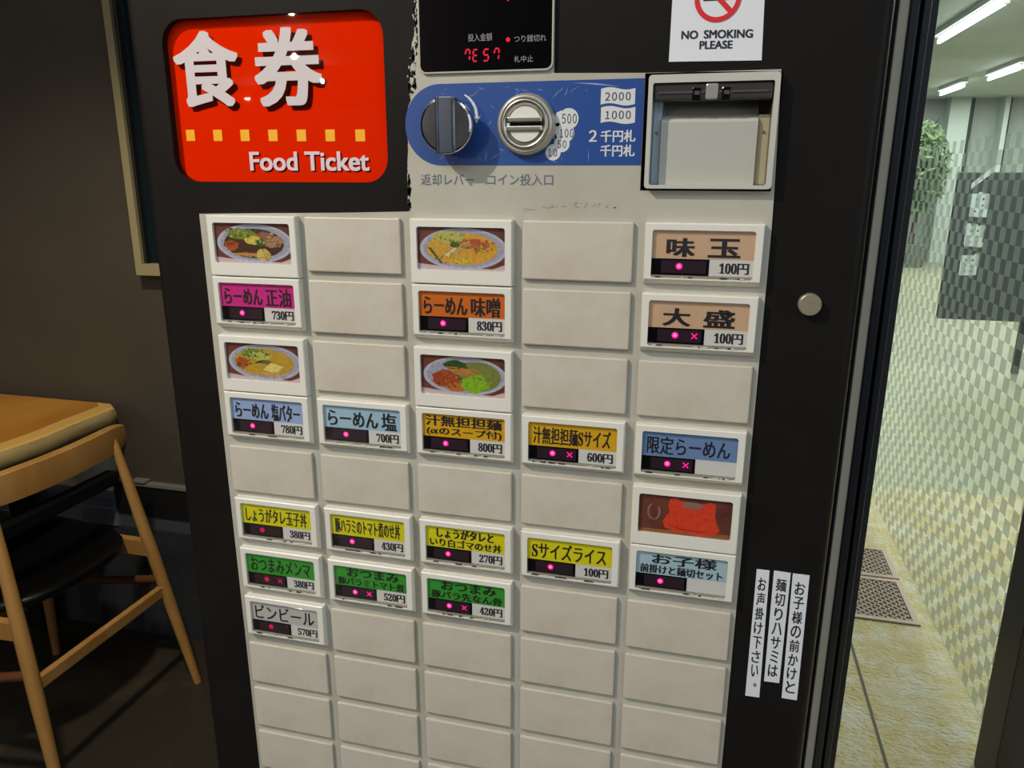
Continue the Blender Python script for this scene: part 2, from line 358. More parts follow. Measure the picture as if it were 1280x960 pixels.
plate = pl.build('face_plate', TM, label='cream face plate')

# sign
sg = MB(); sy = 0.0098
sg.prism(rrect(sx0 - 0.004, sx1 + 0.004, sz0 - 0.004, sz1 + 0.004, 0.014, 6), sy, 0.02, ORANGE)
sign = sg.build('sign_panel', TM, label='orange red illuminated panel reading 食券 Food Ticket')
def sb(body, u0, u1, uv, v0, v1, bold, sh, m=SIGNWHITE):
    x0, x1 = px(u0, uv, sy).x, px(u1, uv, sy).x; um = (u0 + u1) / 2
    z1, z0 = px(um, v0, sy).z, px(um, v1, sy).z
    x0 += bold; x1 -= bold; z0 += bold; z1 -= bold
    a = MB(); write(a, body, x0 + sh, x1 + sh, z0 - sh, z1 - sh, sy - 0.0002, SIGNSHADE, 0, stamp=bold)
    write(a, body, x0, x1, z0, z1, sy - 0.0005, m, 0, stamp=bold); return a
sb('食', 215.5, 297, 62, 37, 135, 0.0017, 0.0033).build('lettering', sign)
sb('券', 317, 402, 78, 32, 134.5, 0.0019, 0.0033).build('lettering', sign)
sb('Food Ticket', 312.5, 462, 201, 189, 214, 0.0005, 0.0009, mat('sign_letter_pink_white', (230, 206, 210), 0.3)).build('lettering', sign)
a = MB()
for u in (238.5, 272.5, 306.5, 341.5, 377, 413, 450.5):
    c = px(u, 169.3, sy); a.flat(rrect(c.x - 0.0036, c.x + 0.0036, c.z - 0.0039, c.z + 0.0039, 0), sy - 0.0003, YELLOW)
a.build('square_dots', sign)
MB().flat(rrect(sx0 - 0.003, sx1 + 0.003, sz0 - 0.003, sz1 + 0.003, 0.014, 6), 0.0055, clear('sign_cover_acrylic', (255, 255, 255), 0.012, 0.01)).build('sign_cover', sign)

# money display
dx0, dx1 = px(526, 60, PLATE).x, px(690.5, 60, PLATE).x; dz0 = px(605, 88.5, PLATE).z; dz1 = px(605, -70, PLATE).z
vs, fs = holes(rrect(dx0 - 0.0010, dx1 + 0.0010, dz0 - 0.0010, dz1 + 0.0010, 0.005), [rrect(dx0, dx1, dz0, dz1, 0.004)], 0.0012, PLATE)
dm = MB(); dm.prism(rrect(dx0, dx1, dz0, dz1, 0.004), 0.0018, PLATE, BLACK); disp = dm.build('money_display', TM, label='black glossy display with red digits')
MB().add(vs, fs, CREAM).build('display_bezel', disp)
DY = 0.0016; DG = mat('display_grey_print', (150, 148, 146), 0.5)
a = MB()
for body, u0, u1, v0, v1 in (('投入金額', 585, 615, 41, 52), ('つり銭切れ', 642.5, 683, 42.5, 53), ('札中止', 642.5, 666.5, 69, 78)):
    p, q = P(u0, v1, DY), P(u1, v0, DY); write(a, body, p[0], q[0], p[1], q[1], DY, DG)
a.build('printed_caption', disp)
RED = emit('red_digit_led', (235, 12, 60), 1.0)
SEG = {'E': 'adefg', 'S': 'acdfg', '7': 'abcf'}
def seg7(mb, ch, u0, u1, v0, v1):
    bl, tr = P(u0, v1, DY), P(u1, v0, DY); W, H = tr[0] - bl[0], tr[1] - bl[1]; t = 0.0010; sl = W * 0.18
    def bar(x0, z0, x1, z1):
        (xa, za), (xb, zb) = (bl[0] + x0 * W + sl * z0, bl[1] + z0 * H), (bl[0] + x1 * W + sl * z1, bl[1] + z1 * H)
        if abs(zb - za) < 1e-6: mb.flat([(xa + .0005, za - t / 2), (xb - .0005, zb - t / 2), (xb, zb), (xb - .0005, zb + t / 2), (xa + .0005, za + t / 2), (xa, za)], DY, RED)
        else: mb.flat([(xa, za + .0004), (xa + t / 2, za + .0008), (xb + t / 2, zb - .0008), (xb, zb - .0004), (xb - t / 2, zb - .0008), (xa - t / 2, za + .0008)], DY, RED)
    for s, q in dict(a=(0, 1, 1, 1), b=(1, .5, 1, 1), c=(1, 0, 1, .5), d=(0, 0, 1, 0), e=(0, 0, 0, .5), f=(0, .5, 0, 1), g=(0, .5, 1, .5)).items():
        if s in SEG[ch]: bar(*q)
for ch, u0, u1, v0, v1 in (('7', 581.5, 586.5, 62, 76), ('E', 591, 596, 62, 76.5), ('S', 604, 610, 61.5, 76), ('7', 617.5, 623, 60.5, 75)): a = MB(); seg7(a, ch, u0, u1, v0, v1); a.build('digit', disp)
a = MB(); seg7(a, '7', 630, 635, -14, 3); a.build('digit', disp)
c = P(635, 49.5, DY); MB().flat(ell(c[0], c[1], .0014, .0014, 14), DY, RED).build('indicator_lamp', disp)

# blue band with its printing
bandL = px(507, 160, PLATE).x; bt, bb = px(600, 103.5, PLATE).z, px(600, 206.5, PLATE).z; bR = bx0 - 0.0008
rad = (bt - bb) / 2 * 0.98
bd = MB(); BY = PLATE - 0.0003
bd.prism(rrect(bandL, bR, bb, bt, [0, 0, rad, rad], 14), BY, PLATE, BLUE, False)
for k in range(60):
    u = rnd.choice((rnd.uniform(545, 620), rnd.uniform(600, 720), rnd.uniform(530, 800))); v = rnd.choice((rnd.uniform(103, 118), rnd.uniform(193, 205), rnd.uniform(105, 205)))
    c = P(u, v); an = rnd.uniform(0, 3.14); l = rnd.uniform(.0008, .005); h = rnd.uniform(.00008, .00022); d1 = Vector((math.cos(an), math.sin(an))); n1 = Vector((-d1.y, d1.x))
    q = [Vector(c) + d1 * l + n1 * h * .3, Vector(c) + n1 * h, Vector(c) - d1 * l, Vector(c) - n1 * h]
    if all(bandL + .012 < p.x < bR - .001 and bb + .001 < p.y < bt - .001 for p in q): bd.flat([(p.x, p.y) for p in q], BY - .00005, SCRATCH)
q = [P(715, 103.5), P(745, 106), P(775, 108), P(745, 104)]; bd.flat(q[::-1], BY - .00006, SCRATCH)
band = bd.build('coin_band', TM, label='blue sticker band around knob and coin slot')
a = MB(); y = BY - .0002
for k, (u, v, ru) in enumerate(((711, 148.5, 12.5), (706.5, 166, 11.5), (702.5, 180, 9.8), (691.5, 190.5, 9.6))):
    c = P(u, v); rr = px(u + ru, v, PLATE).x - c[0]; a.flat(ell(c[0], c[1], rr, rr, 24), y - k * 1e-5, STICKW)
for k, (u, v, rx_, rz_) in enumerate(((700, 150, .004, .006), (697, 165, .004, .006), (699, 174, .0035, .005))):
    c = P(u, v); a.flat(blob(c[0], c[1], rx_, rz_, k + 9, 14, .25), y + .00002, STICKW)
for body, u0, u1, v0, v1 in (('500', 702.5, 721, 142, 154.5), ('100', 700, 717, 161, 172), ('50', 697, 708, 175.5, 185), ('10', 685.5, 696.5, 186, 195.5)):
    p, q = P(u0, v1), P(u1, v0); write(a, body.translate(WIDE), p[0], q[0], p[1], q[1], y - .0002, mat('denomination_grey', (60, 66, 84), .5), 0.0, space=.6)
a.build('coin_value_marks', band)
a = MB()
for (v0, v1, body) in ((110.5, 130.5, '2000'), (134, 153.5, '1000')):
    x0, x1 = px(751.5, v0, PLATE).x, px(794.5, v0, PLATE).x; zt, zb = px(773, v0, PLATE).z, px(773, v1, PLATE).z
    n = 12; wv = lambda t: 0.0008 * math.sin(t * 2 * math.pi)
    pts = [(x0 + (x1 - x0) * k / n, zb + wv(k / n)) for k in range(n + 1)] + [(x0 + (x1 - x0) * k / n, zt + wv(k / n)) for k in range(n, -1, -1)]
    a.flat(pts, y, STICKW); write(a, body.translate(WIDE), x0 + .0028, x1 - .0028, zb + (zt - zb) * .24, zb + (zt - zb) * .76, y - .0001, mat('denomination_grey', (60, 66, 84), .5), 0.0, .0001, space=.6)
for body, u0, u1, v0, v1 in (('2', 736.5, 746, 163, 177), ('千円札', 751, 794.5, 162.5, 177.5), ('千円札', 750.5, 793.5, 181, 195.5)):
    p, q = P(u0, v1), P(u1, v0); write(a, body.translate(WIDE), p[0], q[0], p[1], q[1], y, STICKW, stamp=.00022)
a.build('banknote_marks', band)
a = MB(); pts = [P(581, 118.5), P(586, 122), P(591, 128), P(594.5, 135), P(596, 143), P(596.5, 150)]
for (p, q), wd in zip(zip(pts, pts[1:]), (.0005, .0007, .0009, .001, .001)):
    d1 = (Vector(q) - Vector(p)).normalized(); n1 = Vector((-d1.y, d1.x)) * wd
    a.flat([tuple(Vector(p) - n1), tuple(Vector(q) - n1), tuple(Vector(q) + n1), tuple(Vector(p) + n1)][::1], y, STICKW)
a.flat([P(592.5, 146), P(596, 155), P(601.5, 143), P(596.6, 150)], y, STICKW)
a.build('turn_arrow', band)
a = MB()
for body, u0, u1, v0, v1 in (('返却レバー', 526.5, 592.5, 217.5, 231.5), ('コイン投入口', 609.5, 691.5, 217.5, 231.5)):
    p, q = P(u0, v1), P(u1, v0); write(a, body, p[0], q[0], p[1], q[1], PLATE - .0002, GREYINK, 0.004)
a.build('printed_caption', plate)

# return knob
c = px(557, 156.5, -0.012); kr = px(590, 156, -0.012).x - c.x
k_ = MB(); k_.lathe(c.x, c.z, [(0.0001, -.0120), (kr * .9, -.0120), (kr * .97, -.0114), (kr, -.0106), (kr, -.0080), (kr * .96, -.0076), (kr * .62, -.0076), (kr * .62, PLATE)], CHROME, 48, False)
knob = k_.build('return_knob', TM, label='round chrome coin return knob')
a = MB(); a.box(c.x - .0062, c.x - .0044, -.0146, -.0118, c.z - kr * .98, c.z + kr * .98, CHROME, .0006); a.box(c.x - .0044, c.x + .0046, -.0132, -.0118, c.z - kr * .98, c.z + kr * .98, GRIP, .0007); a.box(c.x + .0046, c.x + .0062, -.0142, -.0118, c.z - kr * .96, c.z + kr * .96, CHROME, .0006)
a.build('knob_grip', knob)
# coin slot
c = px(655.5, 155, -0.004); cr = px(694, 155, 0.0).x - c.x
a = MB(); a.lathe(c.x, c.z, [(cr, PLATE), (cr, .001), (cr * .985, -.0005), (cr * .94, -.0022), (cr * .9, -.0030), (cr * .86, -.0032), (cr * .83, -.0028)], mat('dull_ring_metal', (196, 190, 172), .35, metal=.6), 48)
coin = a.build('coin_slot', TM, label='round steel coin slot')
a = MB(); a.lathe(c.x, c.z, [(cr * .83, -.0026), (cr * .80, -.0042), (cr * .74, -.0048), (cr * .66, -.0036), (cr * .60, -.0012), (0.0001, -.0012)][::-1], BRUSHED, 48)
a.build('inner_ring', coin)
a = MB()
for s in (1, -1):
    rr = cr * .56; pts = [(c.x + rr * math.cos(math.radians(t)), c.z + s * rr * math.sin(math.radians(t))) for t in range(24, 157, 6)]
    a.prism(pts if s > 0 else pts[::-1], -.0032, -.0012, mat('white_enamel', (226, 226, 216), .3))
a.build('white_segment', coin)
a = MB(); a.box(c.x - cr * .60, c.x + cr * .60, -.0045, -.0012, c.z - cr * .235, c.z - cr * .05, BRUSHED, .0008); a.box(c.x - cr * .60, c.x + cr * .60, -.0045, -.0012, c.z + cr * .05, c.z + cr * .235, BRUSHED, .0008); a.box(c.x - cr * .52, c.x + cr * .52, -.0016, -.0012, c.z - cr * .06, c.z + cr * .06, BLACK)
a.build('slot_bars', coin)

# banknote slot: bezel, recess with a smoked guide at the top, grey flap
PALE = mat('pale_grey_plastic', (196, 195, 184), .4); FLAP = mat('grey_flap_plastic', (182, 180, 170), .42)
a = MB(); o_ = [(bx0 + .0022, bz0 + .0008), (bx1 - .0014, bz0 + .0008), (bx1 - .0014, bz1 - .0014), (bx0 + .0022, bz1 - .0014)]
X0, X1, Y0, Y1 = bx0 + .0022, bx1 - .0014, bz0 + .0008, bz1 - .0014
vs, fs = holes(rrect(X0, X1, Y0, Y1, .0022), [rrect(X0 + .0027, X1 - .0030, Y0 + .0022, Y1 - .0046, .0012)], -.0025, .006); a.add(vs, fs, PALE)
bill = a.build('banknote_slot', TM, label='pale grey banknote slot with dark smoked guide')
I0, I1, J0, J1 = X0 + .0027, X1 - .0030, Y0 + .0022, Y1 - .0046
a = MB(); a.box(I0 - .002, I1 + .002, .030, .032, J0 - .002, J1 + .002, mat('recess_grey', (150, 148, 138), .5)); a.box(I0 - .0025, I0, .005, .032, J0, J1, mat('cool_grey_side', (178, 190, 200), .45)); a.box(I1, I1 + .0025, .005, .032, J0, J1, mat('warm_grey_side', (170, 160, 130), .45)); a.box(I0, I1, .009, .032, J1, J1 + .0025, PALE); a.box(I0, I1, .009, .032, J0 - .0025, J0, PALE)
a.build('recess', bill)
fz = px(885, 148, .006).z; tz = px(885, 127, .02).z; F0, F1 = I0 + .0055, I1 - .0072
a = MB(); n = 6
prof = [(.006, J0), (.006, fz - .002), (.0064, fz - .0008), (.0074, fz)] + [(.0074 + .018 * k / n, fz + (tz - fz) * (k / n) ** 1.3) for k in range(1, n + 1)] + [(.0300, tz), (.0300, J0)]
vs = [(F0, p[0], p[1]) for p in prof] + [(F1, p[0], p[1]) for p in prof]; m_ = len(prof)
a.add(vs, [(i, i + m_, (i + 1) % m_ + m_, (i + 1) % m_) for i in range(m_)] + [tuple(range(m_)), tuple(range(2 * m_ - 1, m_ - 1, -1))], FLAP)
a.build('flap', bill)
for s, x, xe in ((-1, I0 + .0002, F0 - .0001), (1, F1 + .0001, I1 - .0002)):
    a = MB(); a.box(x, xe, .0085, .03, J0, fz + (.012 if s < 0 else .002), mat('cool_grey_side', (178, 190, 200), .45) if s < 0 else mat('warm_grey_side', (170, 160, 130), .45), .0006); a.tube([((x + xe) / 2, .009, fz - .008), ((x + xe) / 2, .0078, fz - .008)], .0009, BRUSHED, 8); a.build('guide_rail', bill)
gz = px(885, 126, .004).z
a = MB(); a.box(I0 + .0006, I1 - .0006, -.001, .022, gz, J1 - .0004, mat('smoked_guide_plastic', (62, 58, 57), .2), .0012)
a.box(I0 + .003, I1 - .003, -.0016, -.0008, gz + .004, gz + .0052, mat('smoked_guide_edge', (84, 80, 78), .2)); gd = a.build('smoked_guide', bill)
xc = px(890, 115, 0).x
a = MB(); a.box(xc - .0036, xc + .0036, -.0022, .004, gz + .0002, J1 - .0008, mat('translucent_clip', (150, 148, 144), .12), .001); a.build('centre_clip', gd)
for s in (-1, 1):
    a = MB(); a.box(xc + s * .0085 - .0028, xc + s * .0085 + .0028, -.0018, .004, gz - .0004, J1 - .003, BLACK, .0006); a.box(xc + s * .0085 - .0016, xc + s * .0085 + .0016, -.0024, -.001, gz + .003, J1 - .005, mat('smoked_guide_edge', (84, 80, 78), .2)); a.build('guide_clip', gd)

# ---- button grid
def cell(c, r): return c * PITCH, Z0 - r * ROW
def at_depth(x, z, y):                      # the grid was measured on the plane y = 0
    t = (y - CAM_C.y) / (0 - CAM_C.y); return CAM_C.x + (x - CAM_C.x) * t, CAM_C.z + (z - CAM_C.z) * t
FY = -.0028                                 # depth of the faces of the framed buttons
LED = emit('magenta_led', (255, 30, 140), 1.25); LEDR = emit('dim_red_led', (225, 25, 70), 0.75); LEDC = emit('led_core', (255, 120, 190), 1.6)
def window(x, z, W, H, top, lowcut):
    """frame with a rounded window; returns the frame mesh builder and the window box"""
    x0, z1 = at_depth(x, z, FY); x1, z0 = at_depth(x + W, z - H, FY)
    a = MB(); wx0, wx1 = x0 + .065 * W, x1 - .068 * W; wz1 = z1 - top; wz0 = z0 + lowcut
    return a, x0, x1, z0, z1, wx0, wx1, wz0, wz1
def frame_mesh(a, x0, x1, z0, z1, wx0, wx1, wz0, wz1, chamfer):
    hole = rrect(wx0, wx1, wz0, wz1, .0018, 5); bev = .0007; lo = max(bev, chamfer); yl = FY + (.0042 if chamfer else bev)
    ring = [(x0 + bev, z0 + lo), (x1 - bev, z0 + lo), (x1 - bev, z1 - bev), (x0 + bev, z1 - bev)]; out = [(x0, z0), (x1, z0), (x1, z1), (x0, z1)]; ys_ = [yl, yl, FY + bev, FY + bev]
    vs, fs = holes(ring, [hole], FY, FY + .0032); a.add(vs, fs, FRAME)
    for i in range(4):
        j = (i + 1) % 4
        a.add([(ring[i][0], FY, ring[i][1]), (out[i][0], ys_[i], out[i][1]), (out[j][0], ys_[j], out[j][1]), (ring[j][0], FY, ring[j][1])], [(0, 1, 2, 3)], FRAME)
        a.add([(out[i][0], ys_[i], out[i][1]), (out[i][0], PLATE, out[i][1]), (out[j][0], PLATE, out[j][1]), (out[j][0], ys_[j], out[j][1])], [(0, 1, 2, 3)], FRAME)
PICW = mat('picture_wood', (112, 58, 42), .5, noise=(60, (84, 40, 32), .4, .7)); PICL = mat('picture_pale_cloth', (196, 176, 178), .5)
def c_(n, rgb): return mat('picture_' + n, rgb, .45, noise=(380, tuple(int(v * .88) for v in rgb), .4, .65))
def pic(mb, kind, x0, x1, z0, z1, y):
    W, H = x1 - x0, z1 - z0; n = [0]
    def put(pts, m): n[0] += 1; mb.flat([(x0 + min(1, max(0, p[0])) * W, z0 + min(1, max(0, p[1])) * H) for p in pts], y - n[0] * 4e-6, m)
    def strip(p, q, wd, m, bend=0.0):
        p, q = Vector(p), Vector(q); d1 = (q - p); n1 = Vector((-d1.y, d1.x)).normalized(); K = 6; L = []; R = []
        for k in range(K + 1):
            t = k / K; c = p + d1 * t + n1 * bend * math.sin(math.pi * t); L.append(tuple(c + n1 * wd)); R.append(tuple(c - n1 * wd))
        put(R + L[::-1], m)
    put([(0, 0), (1, 0), (1, 1), (0, 1)], PICW)
    q = random.Random(hash(kind) if isinstance(kind, int) else len(kind) * 7)
    def scatter(n_, cx, cz, rx, rz, sz, cols):
        for k in range(n_):
            t, rr = q.uniform(0, 6.283), math.sqrt(q.random()); w_, h_ = sz * q.uniform(.5, 1.3), sz * q.uniform(.7, 2.2); put(blob(cx + rx * rr * math.cos(t), cz + rz * rr * math.sin(t), w_, h_, q.randint(0, 9999), 8, .5), cols[k % len(cols)])
    if kind == 'scissors_and_bib':
        put([(.0, .0), (1, 0), (1, .14), (.0, .1)], c_('tan_wood', (150, 92, 48)))
        put([(.27, .30), (.30, .16), (.45, .08), (.55, .10), (.66, .05), (.82, .08), (.88, .22), (.84, .40), (.82, .56), (.82, .84), (.77, .90), (.70, .84), (.46, .86), (.40, .93), (.34, .90), (.32, .72), (.34, .56), (.30, .46)], c_('orange_bib', (228, 66, 32)))
        put([(.30, .26), (.45, .15), (.66, .12), (.83, .20), (.66, .155), (.45, .19)], c_('bib_fold', (182, 44, 22)))
        put(ell(.575, .775, .115, .085, 20), c_('grey_fold', (150, 116, 100)))
        for r1 in (.4,):
            for k in range(12):
                a0, a1 = math.radians(110 + k * 24), math.radians(110 + (k + 1) * 24); strip((.17 + .062 * math.cos(a0), .54 + .2 * math.sin(a0)), (.17 + .062 * math.cos(a1), .54 + .2 * math.sin(a1)), .011, c_('steel_grey', (150, 112, 98)))
        return
    put([(0, 0), (1, 0), (1, .18), (.85, .06), (.3, .10), (0, .16)], PICL)
    put(ell(.52, .5, .49, .47, 40), c_('bowl_rim', (188, 186, 202))); put(ell(.52, .505, .45, .425, 40), c_('bowl_inner', (168, 166, 182)))
    if kind == 'soy_ramen':
        put(ell(.51, .5, .385, .355, 36), c_('dark_broth', (74, 44, 28)))
        put(blob(.36, .72, .22, .15, 1), c_('leek', (122, 138, 40))); put(blob(.22, .44, .11, .14, 2), c_('orange_meat', (178, 86, 34)))
        put(blob(.75, .56, .17, .17, 3), c_('pork', (176, 132, 92))); put(blob(.66, .68, .12, .12, 4), c_('pork2', (150, 104, 72)))
        for k in range(9): strip((.2 + .03 * k, .24 - .008 * k), (.46 + .03 * k, .17 + .03 * (k % 3)), .012, c_('menma', (200, 142, 70)), .04)
        put(blob(.63, .24, .11, .17, 5), c_('bamboo', (214, 188, 96))); put(blob(.50, .58, .12, .13, 6), c_('egg_yellow', (222, 200, 62)))
        put(blob(.61, .53, .07, .09, 7), c_('parsley', (70, 104, 36)))
        scatter(34, .37, .74, .24, .12, .022, [c_('leek', (122, 138, 40)), c_('leek_dark', (74, 92, 30)), c_('leek_pale', (168, 172, 84))]); scatter(16, .22, .45, .1, .13, .025, [c_('orange_meat', (178, 86, 34)), c_('meat_dark', (120, 62, 30))])
        scatter(12, .5, .6, .1, .1, .025, [c_('egg_yellow', (222, 200, 62)), c_('egg_pale', (230, 216, 130))]); scatter(14, .6, .52, .06, .12, .016, [c_('parsley', (70, 104, 36))]); scatter(14, .74, .6, .16, .16, .03, [c_('pork', (176, 132, 92)), c_('pork2', (150, 104, 72)), c_('pork_light', (198, 160, 122))]); scatter(10, .63, .25, .09, .14, .022, [c_('bamboo', (214, 188, 96)), c_('menma', (200, 142, 70))])
    elif kind == 'miso_ramen':
        put(ell(.51, .5, .40, .36, 36), c_('amber_broth', (222, 164, 52)))
        put(blob(.36, .76, .2, .16, 11), c_('pale_leek', (190, 190, 92))); put(blob(.66, .60, .20, .14, 12), c_('brown_meat', (176, 112, 60)))
        for k in range(14): strip((.16 + q.random() * .3, .25 + q.random() * .4), (.3 + q.random() * .35, .25 + q.random() * .4), .012, c_('noodle', (206, 168, 88)), .05)
        put(blob(.43, .60, .06, .09, 13), c_('parsley', (70, 104, 36))); strip((.33, .34), (.44, .52), .016, c_('sprout', (226, 214, 198))); put(blob(.66, .68, .12, .06, 14), c_('chilli', (196, 76, 36))); put(blob(.5, .24, .1, .08, 15), c_('egg_yellow', (222, 200, 62)))
        scatter(26, .38, .76, .2, .14, .024, [c_('pale_leek', (190, 190, 92)), c_('leek', (122, 138, 40)), c_('noodle', (206, 168, 88))]); scatter(30, .68, .60, .2, .16, .024, [c_('brown_meat', (176, 112, 60)), c_('chilli', (196, 76, 36)), c_('amber_broth', (204, 148, 40))]); scatter(14, .44, .6, .06, .09, .014, [c_('parsley', (70, 104, 36)), c_('leek_dark', (74, 92, 30))]); scatter(20, .4, .3, .2, .12, .024, [c_('noodle', (206, 168, 88)), c_('amber_broth', (204, 148, 40)), c_('egg_yellow', (222, 200, 62))])
        for k in range(7): put(blob(.15 + .02 * k, .5 - .05 * k, .02, .03, k + 30), c_('parsley', (70, 104, 36)))
    elif kind == 'butter_ramen':
        put(ell(.51, .5, .40, .36, 36), c_('golden_broth', (196, 156, 46)))
        put(blob(.38, .70, .2, .16, 21), c_('leek', (122, 138, 40))); put(blob(.48, .64, .16, .13, 22), c_('pale_leek', (190, 190, 92)))
        put(blob(.22, .46, .11, .15, 23), c_('orange_meat', (178, 86, 34)))
        for k in range(6): strip((.38 + .01 * k, .46 + .012 * k), (.62, .42 + .02 * k), .006, c_('seaweed', (60, 62, 30)), .04)
        put([(.49, .30), (.66, .24), (.77, .42), (.60, .50)], c_('butter', (230, 214, 116))); put(blob(.55, .2, .2, .06, 24), c_('noodle', (206, 168, 88))); scatter(34, .40, .70, .2, .14, .022, [c_('leek', (122, 138, 40)), c_('pale_leek', (190, 190, 92)), c_('leek_dark', (74, 92, 30))]); scatter(16, .23, .46, .1, .14, .024, [c_('orange_meat', (178, 86, 34)), c_('meat_dark', (120, 62, 30))]); scatter(12, .62, .2, .22, .08, .02, [c_('golden_broth', (196, 156, 46)), c_('noodle', (206, 168, 88))])
    else:
        put(ell(.66, .50, .28, .36, 30), c_('green_sauce', (128, 134, 62)))
        put(blob(.40, .76, .15, .14, 41), c_('greens', (52, 80, 28)))
        for k in range(12): strip((.3 + q.random() * .2, .5 + q.random() * .2), (.55 + q.random() * .22, .35 + q.random() * .22), .014, c_('noodle2', (196, 128, 62)), .08)
        put(blob(.30, .40, .19, .24, 42), c_('mince', (166, 70, 34))); put(blob(.42, .22, .14, .14, 43), c_('orange_mince', (196, 112, 44))); put(blob(.64, .32, .19, .24, 44), c_('lime_leek', (140, 188, 28))); scatter(30, .31, .4, .17, .2, .022, [c_('mince', (166, 70, 34)), c_('orange_mince', (196, 112, 44)), c_('meat_dark', (120, 62, 30))]); scatter(30, .65, .32, .18, .2, .018, [c_('lime_leek', (140, 188, 28)), c_('leek_pale', (168, 172, 84)), c_('lime_dark', (108, 152, 30))]); scatter(12, .42, .76, .14, .1, .02, [c_('greens', (52, 80, 28)), c_('leek_dark', (74, 92, 30))])

photos = {(0, 0): ('soy_ramen', 'picture of dark soy ramen'), (2, 0): ('miso_ramen', 'picture of amber miso ramen'), (0, 2): ('butter_ramen', 'picture of ramen with a butter slice'),
          (2, 2): ('dry_noodles', 'picture of dry noodles with lime green leek'), (4, 4): ('scissors_and_bib', 'picture of an orange bib and scissors')}
for (c, r), (kind, lab) in photos.items():
    x, z = cell(c, r); a, x0, x1, z0, z1, wx0, wx1, wz0, wz1 = window(x, z, BW, .0440, .0052, .0094)
    frame_mesh(a, x0, x1, z0, z1, wx0, wx1, wz0, wz1, 0)
    o = a.build('picture_frame', TM, label='ivory frame around a ' + lab)
    a = MB(); a.flat([(wx0 - .001, wz0 - .001), (wx1 + .001, wz0 - .001), (wx1 + .001, wz1 + .001), (wx0 - .001, wz1 + .001)], -.0004, PICW); pic(a, kind, wx0 - .0004, wx1 + .0004, wz0 - .0004, wz1 + .0004, -.0006); a.build('picture_card', o, label=lab)
    a = MB(); a.box(wx0 + .0001, wx1 - .0001, FY + .0008, FY + .0016, wz0 + .0001, wz1 - .0001, CLEAR, .0003); a.build('clear_cover', o)

PINK, ORN, LBL, PBL = (206, 30, 130), (208, 104, 18), (150, 172, 210), (158, 192, 210)
AMB, BEI, MBL, YEL, GRN, WHT, ICE = (218, 166, 16), (206, 168, 134), (106, 136, 178), (218, 208, 12), (52, 150, 44), (190, 187, 178), (168, 194, 204)
buttons = [  # column, row, colour, lines, price, cross lamp, dim lamp, what it sells
    (0, 1, PINK, ['らーめん 正油'], '730円', 0, 0, 'pink button'), (2, 1, ORN, ['らーめん 味噌'], '830円', 0, 0, 'orange button'),
    (0, 3, LBL, ['らーめん 塩バター'], '780円', 0, 0, 'pale blue button priced 780'), (1, 3, PBL, ['らーめん 塩'], '700円', 0, 0, 'pale blue button priced 700'),
    (2, 3, AMB, ['汁無担担麺', '(αのスープ付)'], '800円', 0, 0, 'amber button priced 800'), (3, 3, AMB, ['汁無担担麺Sサイズ'], '600円', 1, 0, 'amber button priced 600'),
    (4, 0, BEI, ['味　玉'], '100円', 0, 0, 'beige button in the top row'), (4, 1, BEI, ['大　盛'], '100円', 1, 0, 'beige button in the second row'),
    (4, 3, MBL, ['限定らーめん'], '', 1, 0, 'blue button without a price'), (0, 5, YEL, ['しょうがタレ玉子丼'], '380円', 0, 1, 'yellow button priced 380'),
    (1, 5, YEL, ['豚ハラミのトマト煮のせ丼'], '430円', 0, 0, 'yellow button priced 430'), (2, 5, YEL, ['しょうがタレと', 'いり白ゴマのせ丼'], '270円', 0, 0, 'yellow button priced 270'),
    (3, 5, YEL, ['Sサイズライス'], '100円', 0, 0, 'yellow button priced 100'), (0, 6, GRN, ['おつまみメンマ'], '380円', 1, 1, 'green button priced 380'),
    (1, 6, GRN, ['おつまみ', '豚バラミトマト煮'], '520円', 1, 0, 'green button priced 520'), (2, 6, GRN, ['おつまみ', '豚バラ先なん骨'], '420円', 1, 0, 'green button priced 420'),
    (0, 7, WHT, ['ビンビール'], '570円', 0, 1, 'white button priced 570'), (4, 5, ICE, ['お子様', '前掛けと麺切セット'], '', 0, 0, 'ice blue button without a price')]
taken = set(photos) | {(b[0], b[1]) for b in buttons}
